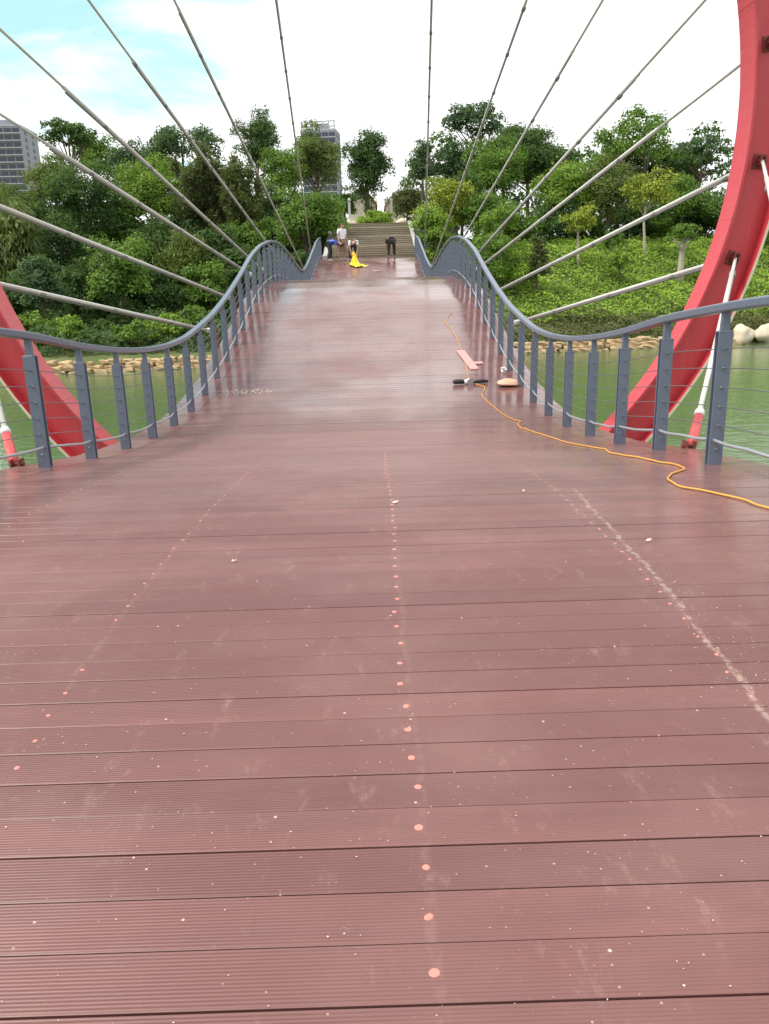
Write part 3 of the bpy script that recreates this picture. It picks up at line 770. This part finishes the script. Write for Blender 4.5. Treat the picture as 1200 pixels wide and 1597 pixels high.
def scatter_cover(name, x0, x1, t0, t1, n, leaf, h, size, label, seed):
    x = nr.uniform(x0, x1, n); t = nr.uniform(t0, t1, n)
    y = np.array([waterline(a) for a in x]) + t; z = np.array([terrain(a, b) for a, b in zip(x, y)])
    lump = (np.sin(x*1.9+seed)*np.sin(y*2.3+seed*2)+np.sin(x*.7+y*.9)+1.6)/3.6
    P = np.stack([x, y, z + nr.uniform(0, 1, n)**.7*h*np.clip(lump, .15, 1)], 1)
    N = nr.normal(scale=.45, size=(n, 3)) + np.array([-.1, -.3, .9])
    v, f = leaf_geo(P, N, nr.uniform(.6, 1.4, n)*size, .6)
    return inst(name, mesh_np(name, v, f, LEAF[leaf]), label=label, kind='stuff')
scatter_cover('ground_cover', 3.4, 45, 3.0, 22, 90000, 'ground', .85, .20, 'bright green leafy ground cover on the slope', 1)
scatter_cover('mixed_weeds', 3.6, 45, 2.6, 22, 16000, 'bright', 1.05, .19, 'taller mixed green weeds scattered through the ground cover', 5)
scatter_cover('dead_stalks', 3.6, 45, 1.5, 20, 4000, 'brown', 1.0, .16, 'brown dead stalks among the ground cover', 6)
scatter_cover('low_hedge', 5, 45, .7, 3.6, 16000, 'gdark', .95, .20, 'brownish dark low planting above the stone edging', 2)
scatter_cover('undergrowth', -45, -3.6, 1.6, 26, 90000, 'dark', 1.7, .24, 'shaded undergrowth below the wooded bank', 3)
def treeline(x0, x1, Y, top, n, seed, label):
    k = int((x1-x0)/2.2); cx_ = np.linspace(x0, x1, k)
    c = []; r = []
    for a in cx_:
        hmax = top + 1.3*math.sin(a*.5+seed) + nr.uniform(-.8, .8)
        for zz in np.arange(1.5, hmax, 2.0): c.append((a+nr.uniform(-.6, .6), Y+nr.uniform(-1.5, 1.5), zz)); r.append(nr.uniform(1.4, 2.0))
    c = np.array(c); r = np.array(r); P, N = clump_leaves(c, r, (r*r*n).astype(int))
    v, f = leaf_geo(P, N, nr.uniform(.25, .55, len(P)), .65)
    inst('treeline', mesh_np('treeline', v, f, LEAF['dark']), label=label, kind='stuff')
treeline(-62, -4.2, 84, 11.0, 60, 1, 'dense wood behind the bank, on the side without cord')
treeline(5.0, 60, 86, 14.5, 60, 4, 'dense wood behind the slope, cord side')

# ------------------------------------------------------------------ plaza things
P0 = at(585, 358, YP+1.4); zpl = z1
o = empty('planter_shrub', (P0.x, YP+1.6, zpl), label='round clipped bright green shrub at the top of the steps', cat='shrub')
c, r = crown_points('bush', 1.3, .62, 1); c = c + np.array([0, 0, .58])
ring_ = np.array([[1.0*math.cos(k*.7), 1.0*math.sin(k*.7), .28] for k in range(9)]); c = np.concatenate([c, ring_, [[0, 0, .5]]]); r = np.concatenate([r, [.38]*9, [.6]])
P, N = clump_leaves(c, r, (r*r*2600).astype(int)+90); P[:, 2] = np.maximum(P[:, 2], .05)
v, f = leaf_geo(P, N, nr.uniform(.08, .17, len(P)), .6); inst('crown', mesh_np('crown', v, f, LEAF['ground']), o)
mb = MB()
for k in range(6): mb.tube([(0, 0, 0), (.25*math.cos(k), .25*math.sin(k), .4)], [.03, .015], 5)
mb.build('stem', M['bark'], o)
for px, lab in ((546, 'pale post beside the white-shirted worker, before the red-roofed house'), (611, 'pale post beside the columnar tree, farther from the worker')):
    b = at(px, 346, YP+9); t = at(px, 309, YP+9)
    o = empty('gate_post', (b.x, YP+9, zpl), label=lab, cat='post', group='pale posts on the plaza')
    H = t.z - zpl
    mb = MB(); mb.box((0, 0, .15), (.34, .34, .3), bevel=.03); mb.build('base', M['post_white'], o)
    mb = MB(); mb.box((0, 0, .3+(H-.5)/2), (.20, .20, H-.5), bevel=.02); mb.build('shaft', M['post_white'], o)
    mb = MB(); mb.box((0, 0, H-.16), (.28, .28, .1), bevel=.02); mb.box((0, 0, H-.05), (.24, .24, .12), bevel=.02, taper=.5); mb.build('cap', M['post_white'], o)
# red-roofed house beyond
def red_house(px0, px1, eave, apex, YH, label):
  a = at(px0, 345, YH); b = at(px1, 345, YH); ez = at(px0, eave, YH).z; ap = at((px0+px1)/2, apex, YH).z; zg = 5.5
  house = empty('red_roofed_house', ((a.x+b.x)/2, YH, zg), label=label, cat='house', group='houses beyond the plaza')
  W = (b.x-a.x)*.86
  mb = MB(); mb.prism([(-W/2, 0), (W/2, 0), (W/2, ez-zg), (0, ap-zg-.35), (-W/2, ez-zg)], 0, 8, 'y'); mb.build('wall', M['cream'], house)
  for s in (-1, 1):
      mb = MB(); hx = W/2*1.14; rs = (ap-ez)/(W/2)
      mb.prism([(0, ap-zg-.3), (s*hx, ap-zg-.3-rs*hx), (s*hx, ap-zg-.02-rs*hx), (0, ap-zg+.02)], -.7, 8.5, 'y'); mb.build('roof', M['roof_tile'], house)
  for xx in (-W*.3, W*.12, W*.33):
      mb = MB(); mb.box((xx, -.02, 1.9), (1.0, .10, 1.3)); w_ = mb.build('window', M['post_white'], house)
      mb = MB(); mb.box((xx, -.075, 1.9), (.84, .02, 1.14)); mb.build('pane', M['tower_pane'], w_)
red_house(543, 590, 316, 288, 104, 'cream gabled house with red-brown roof beside the pale post and columnar tree')
red_house(600, 632, 318, 301, 118, 'farther cream house with red-brown roof beyond the brownish tree')
pa = at(590, 343, 92); o = empty('hoarding', (pa.x+.4, 92, 6.1), label='blue and white site hoarding beyond the columnar tree', cat='hoarding')
for k in range(4):
    mb = MB(); mb.box((-1.2+.8*k, 0, .85), (.78, .06, 1.5), bevel=.01); mb.build('panel', M['blue_panel'] if k % 2 else M['white'], o)
    mb = MB(); mb.box((-1.6+.8*k, .07, .8), (.06, .06, 1.7)); mb.build('support', M['rail'], o)
for px, pz, lab in ((626, 346, 'pale boulder at the top of the steps, cord side'), (547, 350, 'pale boulder at the top of the steps, beside the standing worker')):
    b = at(px, pz, YP+2.5); rock('pale_boulder', (b.x, YP+2.5, zpl+.16), (.46, .4, .32), int(px), M['stone'], label=lab, cat='boulder', group='boulders on the plaza')

# ------------------------------------------------------------------ far towers
def tower(px, hw, top, Y, depth, floors, cols, label, crown_frame, rot=0.0):
    t = at(px, top, Y); W = 2*hw/FPX*Y; zg = 6.0; H = t.z-zg; fh = 3.1
    o = empty('apartment_tower', (t.x, Y, zg), (0, 0, rot), label=label, cat='tower block')
    mb = MB(); mb.box((0, depth/2, H/2), (W, depth, H)); mb.build('wall', M['tower_wall'], o)
    cw = W/cols
    mbw = MB(); mbw.box((0, 0, 0), (cw*.86, .3, 2.0)); wm = mbw.mesh('window', M['tower_dark'])
    mbp_ = MB(); mbp_.box((0, 0, 0), (cw*.70, .08, 1.5)); pm = mbp_.mesh('pane', M['tower_pane'])
    mbs = MB(); mbs.box((0, 0, 0), (W*1.02, 1.1, .42)); sm = mbs.mesh('balcony_slab', M['tower_slab'])
    nwr = MB(); nwr.box((0, 0, 0), (.3, cw*.7, 1.6)); sw = nwr.mesh('window', M['tower_dark'])
    for f_ in range(floors):
        z = H - 1.8 - f_*fh
        inst('balcony_slab', sm, o, (0, -.45, z-1.25))
        for k in range(cols):
            w_ = inst('window', wm, o, (-W/2+cw*(k+.5), -.01, z)); inst('pane', pm, w_, (0, -.14, 0))
        for s in (-1, 1):
            for k in range(2): inst('window', sw, o, (s*W/2, depth*(.3+.4*k), z))
    mb = MB(); mb.box((0, depth/2, H+.4), (W*1.01, depth*1.01, .8)); mb.build('parapet', M['tower_slab'], o)
    mb = MB(); mb.box((W*.05, depth*.5, H+2.2), (W*.4, depth*.4, 3.6)); mb.build('roof_house', M['tower_wall'], o)
    if crown_frame:
        for k in range(7):
            mb = MB(); mb.box((-W/2+.5+k*(W-1)/6, .4, H+2.3), (.5, .5, 3.8)); mb.build('frame_post', M['tower_slab'], o)
        for z in (1.9, 4.2):
            mb = MB(); mb.box((0, .4, H+z), (W, .6, .45)); mb.build('frame_beam', M['tower_slab'], o)
    return o
tower(-22, 46, 197, 400, 24, 12, 8, 'grey apartment tower with dark window bands behind the wood', False, .06)
tower(496, 25, 204, 420, 15, 14, 5, 'slender pale tower block with open roof frame rising behind olive tree', True, -.12)

# ------------------------------------------------------------------ things lying on the deck
def cord_obj():
    px = [(1640, 1010), (1560, 940), (1450, 890), (1360, 860), (1280, 826), (1240, 808), (1212, 800), (1200, 796), (1180, 789), (1160, 782), (1135, 776), (1110, 770), (1085, 766), (1065, 762), (1050, 756), (1043, 749), (1046, 742), (1058, 738), (1066, 734), (1062, 729), (1045, 725), (1025, 722), (1000, 716), (970, 711), (950, 707), (944, 702), (930, 700), (915, 697), (898, 694), (880, 690), (860, 683), (840, 677), (822, 671), (812, 668), (808, 662), (812, 658), (800, 655), (785, 647), (770, 635), (757, 624), (752, 616), (756, 608), (754, 603), (742, 600), (733, 594), (729, 582), (727, 570), (723, 558), (718, 543), (712, 527), (703, 513), (696, 504), (700, 494), (706, 488)]
    pts = [on_deck(x, y, .010) for x, y in px]
    fine = []
    for i in range(len(pts)-1):
        p0, p1, p2, p3 = pts[max(i-1, 0)], pts[i], pts[i+1], pts[min(i+2, len(pts)-1)]
        for t in (0, .25, .5, .75):
            q_ = .5*((2*p1)+(p2-p0)*t+(2*p0-5*p1+4*p2-p3)*t*t+(3*p1-p0-3*p2+p3)*t**3)
            q_ = Vector((q_.x + .006*math.sin(q_.y*23), q_.y, dz(q_.y)+.0095)); fine.append(q_)
    fine.append(pts[-1])
    mb = MB(); mb.tube(fine, .0068, 6); mb.build('extension_cord', M['cord'], smooth=True, label='long orange extension cord snaking along the deck', cat='cord')
cord_obj()
def deck_frame_at(x, y):
    p = on_deck(x, y); return p, math.atan(dslope(p.y))
def offcut(x, y, size, rz, label, mat='cutboard', name='board_offcut', lift=0.0, group='board offcuts on the deck'):
    p, a = deck_frame_at(x, y)
    mb = MB(); mb.box((0, 0, size[2]/2), size, bevel=.003)
    for k in range(3): mb.box((-size[0]*.3+size[0]*.3*k, 0, size[2]+.0012), (size[0]*.12, size[1]*.98, .002))
    o = mb.build(name, M[mat], label=label, cat='board', group=group); o.location = (p.x, p.y, p.z+.002+lift); o.rotation_euler = (Matrix.Rotation(a, 3, 'X') @ Matrix.Rotation(rz, 3, 'Z')).to_euler(); return o
offcut(729, 562, (.16, 1.35, .025), .10, 'longer pale pink board offcut lying lengthwise by the cord')
offcut(743, 568, (.26, .13, .025), .06, 'short pale pink board offcut beside the longer offcut')
# the power tool
p, a = deck_frame_at(733, 599)
o = empty('power_tool', (p.x, p.y, p.z), (a, 0, .05), label='black corded power tool lying on the deck beside offcuts', cat='power tool')
mb = MB(); mb.tube([(-.30, 0, .045), (-.27, 0, .05), (-.14, 0, .05), (-.10, 0, .04)], [.03, .042, .042, .034], 10); mb.build('motor_housing', M['black'], o, smooth=True)
mb = MB(); mb.tube([(-.10, 0, .042), (-.04, 0, .046), (.0, .0, .05), (.05, 0, .045)], [.034, .05, .05, .03], 10); mb.build('gear_head', M['white'], o, smooth=True)
mb = MB(); mb.tube([(.05, 0, .045), (.12, .0, .04), (.24, .03, .045), (.33, .02, .035)], [.026, .03, .034, .022], 10); mb.build('handle', M['black'], o, smooth=True)
mb = MB(); mb.tube([(.0, -.06, .05), (.0, -.05, .05)], [.06, .06], 14); mb.build('disc', M['tube'], o)
p, a = deck_frame_at(792, 601)
o = empty('pale_sack', (p.x, p.y, p.z), (a, 0, .1), label='flat pale tan sack lying beside the railing posts', cat='sack')
mb = MB(); mb.blob((0, 0, .05), (.20, .17, .055), 3, .12, 4); mb.build('bag', M['plywood'], o, smooth=True)
mb = MB(); mb.tube([(.17, .02, .06), (.21, .03, .075), (.235, .05, .07)], [.035, .02, .035], 7); mb.build('tied_neck', M['plywood'], o, smooth=True)
p, a = deck_frame_at(786, 580)
o = empty('white_bag', (p.x, p.y, p.z), (a, 0, .4), label='small crumpled white bag at the foot of a railing post', cat='bag')
mb = MB(); mb.blob((0, 0, .05), (.07, .06, .055), 2, .35, 9); mb.build('bag', M['white'], o)
# dropped leaves and chips
M['dryleaf'] = painted('dry_leaf', (.55, .44, .33), .8, .2, scale=30)
def dry_leaf(x, y, s, rz, lab):
    p, a = deck_frame_at(x, y); mb = MB()
    w = [mb.bm.verts.new(v_) for v_ in ((-s, 0, .006), (-s*.4, s*.45, .012), (s*.4, s*.4, .004), (s, 0, .016), (s*.4, -s*.4, .006), (-s*.4, -s*.45, .004))]
    u = [mb.bm.verts.new(v_.co - Vector((0, 0, .002))) for v_ in w]
    mb.bm.faces.new(w); mb.bm.faces.new(u[::-1])
    for k in range(6): mb.bm.faces.new((w[k], u[k], u[(k+1) % 6], w[(k+1) % 6]))
    l_ = mb.build('dry_leaf', M['dryleaf'], label=lab, cat='leaf', group='dry leaves on the deck'); l_.location = (p.x, p.y, p.z+.001); l_.rotation_euler = (a, 0, rz)
dry_leaf(366, 877, .014, .4, 'small pale dry leaf alone on the bare boards')
dry_leaf(617, 785, .022, .2, 'small curled dry leaf on the middle screw line')
dry_leaf(817, 768, .016, 1.2, 'tiny pale dry leaf near the orange cord')
dry_leaf(1012, 845, .016, .15, 'narrow pale dry leaf in the wet patch')
M['chip'] = painted('chip_pale', (.74, .60, .52), .8, .2, scale=50)
def chips():
    V, F = [], []
    rr = random.Random(5)
    def add(x, y, s):
        z = dz(y)+.0035; k = len(V); a = rr.uniform(0, 3); h = s*.35
        ca, sa = math.cos(a)*s, math.sin(a)*s; e2 = rr.uniform(.4, 1)
        V.extend([(x-ca, y-sa, z), (x+sa*e2, y-ca*e2, z), (x+ca, y+sa, z), (x-sa*e2, y+ca*e2, z), (x, y, z+h)])
        F.extend([(k, k+1, k+4), (k+1, k+2, k+4), (k+2, k+3, k+4), (k+3, k, k+4)])
    for _ in range(1500):
        y = 1.0 + 6.5*rr.random()**1.4; add(rr.uniform(-2.6, 2.3), y, .0008+.0022*rr.random()**3)
    for _ in range(500):
        t = rr.random(); add(1.12+.14*t+rr.gauss(0, .05), 1.8+3.2*t, .0008+.0020*rr.random()**2)
    for _ in range(260): add(-2.2+rr.gauss(0, .28), 13.9+rr.gauss(0, .10), .004+.014*rr.random()**2)
    me = mesh_np('debris_chips', V, F, M['chip']); inst('debris_chips', me, kind='stuff', label='scattered pale sawdust chips on the boards')
chips()

# ------------------------------------------------------------------ workers
def skin_mesh(name, verts, edges, mat, parent, root=0, sub=2):
    me = bpy.data.meshes.new(name); me.from_pydata([v[:3] for v in verts], edges, []); me.materials.append(mat)
    o = bpy.data.objects.new(name, me); link(o, parent)
    md = o.modifiers.new('skin', 'SKIN'); md.use_smooth_shade = True
    for i, v in enumerate(verts):
        s = me.skin_vertices[0].data[i]; rr = v[3]; s.radius = rr if isinstance(rr, tuple) else (rr, rr); s.use_root = (i == root)
    sb = o.modifiers.new('sub', 'SUBSURF'); sb.levels = sub; sb.render_levels = sub
    return o
def person(loc, rz, J, scale, mats, label, bare_calf=False):
    """J: joint positions in metres, figure faces -Y; local x to its left"""
    o = empty('person', loc, (0, 0, rz), label=label, cat='person', group='workers at the far end of the bridge'); o.scale = (scale,)*3
    g_ = lambda k, r: (*J[k], r)
    ks = ['pel', 'spine', 'chest', 'neck', 'headb', 'headt', 'shl', 'ell', 'wrl', 'hal', 'shr', 'elr', 'wrr', 'har', 'hil', 'knl', 'anl', 'tol', 'hir', 'knr', 'anr', 'tor']
    R = {'pel': .12, 'spine': .115, 'chest': .13, 'neck': .055, 'headb': .080, 'headt': .092, 'shl': .062, 'ell': .044, 'wrl': .030, 'hal': .034, 'hil': .085, 'knl': .058, 'anl': .040, 'tol': .036}
    for k in list(R):
        if k.endswith('l') and k not in ('pel',): R[k[:-1]+'r'] = R[k]
    V = [g_(k, R[k]) for k in ks]; ix = {k: i for i, k in enumerate(ks)}
    E_ = [('pel', 'spine'), ('spine', 'chest'), ('chest', 'neck'), ('neck', 'headb'), ('headb', 'headt')]
    for s in 'lr': E_ += [('chest', 'sh'+s), ('sh'+s, 'el'+s), ('el'+s, 'wr'+s), ('wr'+s, 'ha'+s), ('pel', 'hi'+s), ('hi'+s, 'kn'+s), ('kn'+s, 'an'+s), ('an'+s, 'to'+s)]
    body = skin_mesh('body', V, [(ix[a], ix[b]) for a, b in E_], M['skin'], o)
    def cloth(name, keys, edges, grow, mat, rad=None):
        vv = []
        for k in keys:
            if isinstance(k, str): vv.append((*J[k], R[k]+grow))
            else: a, b, t, r = k; p_ = Vector(J[a]).lerp(Vector(J[b]), t); vv.append((*p_, r))
        return skin_mesh(name, vv, edges, M[mat], o)
    cloth('shirt', ['spine', 'chest', 'shl', ('shl', 'ell', .75, .062), 'shr', ('shr', 'elr', .75, .062), ('spine', 'pel', .7, .145), ('chest', 'neck', .55, .10)],
          [(6, 0), (0, 1), (1, 2), (2, 3), (1, 4), (4, 5), (1, 7)], .028, mats[0])
    end = .35 if bare_calf else .88
    cloth('trousers', ['pel', 'hil', 'knl', ('knl', 'anl', end, .062), 'hir', 'knr', ('knr', 'anr', end, .062)], [(0, 1), (1, 2), (2, 3), (0, 4), (4, 5), (5, 6)], .022, mats[1])
    for s in 'lr':
        a_ = Vector(J['an'+s]); t_ = Vector(J['to'+s])
        skin_mesh('shoe', [(a_.x, a_.y+.02, a_.z-.04, .048), (*(a_.lerp(t_, .6)), .048), (t_.x, t_.y-.02, t_.z, .040)], [(0, 1), (1, 2)], M[mats[2]], o, sub=1)
    hb_, ht = Vector(J['headb']), Vector(J['headt']); nk = Vector(J['neck'])
    upd = (ht-nk).normalized(); back = Vector((0, 1, 0)); back = (back-upd*back.dot(upd)).normalized()
    skin_mesh(mats[4] if len(mats) > 4 else 'hair', [(*(ht+upd*.035+back*.012), .088), (*(ht+back*.035), .094), (*(hb_+back*.045), .075)], [(0, 1), (1, 2)], M[mats[3]], o)
    mb = MB(); fwd = -back; c0 = hb_.lerp(ht, .55)
    mb.blob(c0+fwd*.098-upd*.012, (.016, .022, .022), 1, .05, 1); mb.build('nose', M['skin'], o, smooth=True)
    for sx in (-1, 1):
        mb = MB(); mb.blob(c0+Vector((sx*.094, 0, 0)), (.014, .024, .034), 1, .05, 2); mb.build('ear', M['skin'], o, smooth=True)
        mb = MB(); mb.blob(c0+Vector((sx*.034, 0, 0))+fwd*.086+upd*.012, (.014, .012, .009), 1, 0, 2); mb.build('eye', M['hair'], o, smooth=True)
    for s in 'lr':
        ha, wr = Vector(J['ha'+s]), Vector(J['wr'+s]); d = (ha-wr).normalized(); side = d.cross(Vector((0, 1, 0.1))).normalized()
        for k in range(4):
            b0 = ha + side*(-.026+.0175*k); ln = (.065, .078, .074, .058)[k]
            mb = MB(); mb.tube([b0-d*.01, b0+d*ln*.5+Vector((0, -.004, 0)), b0+d*ln+Vector((0, -.018, 0))], [.010, .009, .007], 6); mb.build('finger', M['skin'], o, smooth=True)
        b0 = wr.lerp(ha, .45)+side*-.03; mb = MB(); mb.tube([b0, b0+d*.035-side*.022, b0+d*.062-side*.024], [.011, .010, .008], 6); mb.build('thumb', M['skin'], o, smooth=True)
    return o
STAND = dict(pel=(0, 0, .95), spine=(0, .01, 1.12), chest=(0, .015, 1.34), neck=(0, 0, 1.50), headb=(0, -.035, 1.58), headt=(0, -.045, 1.67),
             shl=(.18, .01, 1.42), ell=(.24, .03, 1.14), wrl=(.23, -.10, .92), hal=(.225, -.13, .85), shr=(-.18, .01, 1.42), elr=(-.24, .03, 1.14), wrr=(-.23, -.06, .90), har=(-.225, -.08, .82),
             hil=(.10, 0, .88), knl=(.11, -.02, .49), anl=(.115, .02, .09), tol=(.13, -.13, .04), hir=(-.10, 0, .88), knr=(-.11, -.01, .49), anr=(-.115, .03, .09), tor=(-.13, -.12, .04))
# bent at the hips, both hands near the ground; faces -Y
BEND = dict(pel=(0, .10, .86), spine=(0, -.06, .95), chest=(0, -.27, .96), neck=(0, -.43, .88), headb=(0, -.52, .82), headt=(0, -.60, .77),
            shl=(.18, -.31, .93), ell=(.20, -.38, .66), wrl=(.14, -.46, .42), hal=(.13, -.48, .34), shr=(-.18, -.31, .93), elr=(-.20, -.36, .66), wrr=(-.14, -.42, .42), har=(-.13, -.44, .34),
            hil=(.11, .08, .83), knl=(.14, .0, .46), anl=(.15, .06, .09), tol=(.17, -.09, .04), hir=(-.11, .08, .83), knr=(-.14, .0, .46), anr=(-.15, .06, .09), tor=(-.17, -.09, .04))
def foot_spot(px, Y):
    x = at(px, 400, Y).x; return (x, Y, dz(Y)+.004)
person(foot_spot(535, 46.2), RAD(35), STAND, 1.13, ('shirt_white', 'shorts', 'shoe', 'hair'), 'standing worker in white shirt and tan trousers, looking down', True)
person(foot_spot(516, 45.8), RAD(80), BEND, 1.10, ('shirt_blue', 'trousers', 'shoe', 'hair'), 'worker in blue shirt bent over the deck beside the railing')
person(foot_spot(551, 45.4), RAD(8), BEND, 1.10, ('shirt_white', 'trousers', 'trousers', 'hair'), 'bending worker in white shirt and dark trousers over yellow cloth')
person(foot_spot(611, 46.4), RAD(188), BEND, 1.12, ('shirt_black', 'shirt_black', 'trousers', 'hair'), 'worker dressed in black bent over, back turned')
# yellow cloth
p = at(557, 411, 43.0); yv = 43.3
o = empty('yellow_cloth', (at(556, 408, 44.2).x, 44.0, dz(44.0)), (math.atan(dslope(44)), 0, 0), label='crumpled yellow cloth hanging from the worker\'s hands to the deck', cat='cloth'); o.scale = (.8, .8, .85)
V, F = [], []; nu, nv = 13, 19; rr = random.Random(4)
for a_ in range(nv):
    t = a_/(nv-1)
    if t < .55: q_ = t/.55; cx_, cy_, cz_, w_ = .22-.30*q_, -.95+1.0*q_, .03, .95-.35*q_
    else: q_ = (t-.55)/.45; cx_, cy_, cz_, w_ = -.08-.10*q_, .05+.62*q_, .03+.62*q_**1.4, .60-.47*q_
    for b_ in range(nu):
        u = b_/(nu-1)-.5
        V.append((cx_+u*w_*(1+.25*math.sin(7*t+3*u)) + rr.uniform(-.02, .02), cy_+.12*math.sin(9*u+6*t)*(1-.5*t)+rr.uniform(-.02, .02), max(.006, cz_+.055*math.sin(16*u+9*t)*math.sin(11*t+4*u)+.045*rr.random()+.05*abs(math.sin(21*u))*(1-.4*t))))
for a_ in range(nv-1):
    for b_ in range(nu-1): k = a_*nu+b_; F.append((k, k+1, k+nu+1, k+nu))
sh = inst('sheet', mesh_np('sheet', V, F, M['yellow'], True), o); md = sh.modifiers.new('thick', 'SOLIDIFY'); md.thickness = .008
# small litter on the far deck
for px, py, w, lab in ((587, 432-9, .35, 'pale scrap on the far deck near the yellow cloth'), (612, 408, .3, 'pink board scrap beside the worker in black')):
    offcut(px, py, (w, .14, .03), .3, lab, 'cutboard', 'board_scrap', group='scraps on the far deck')
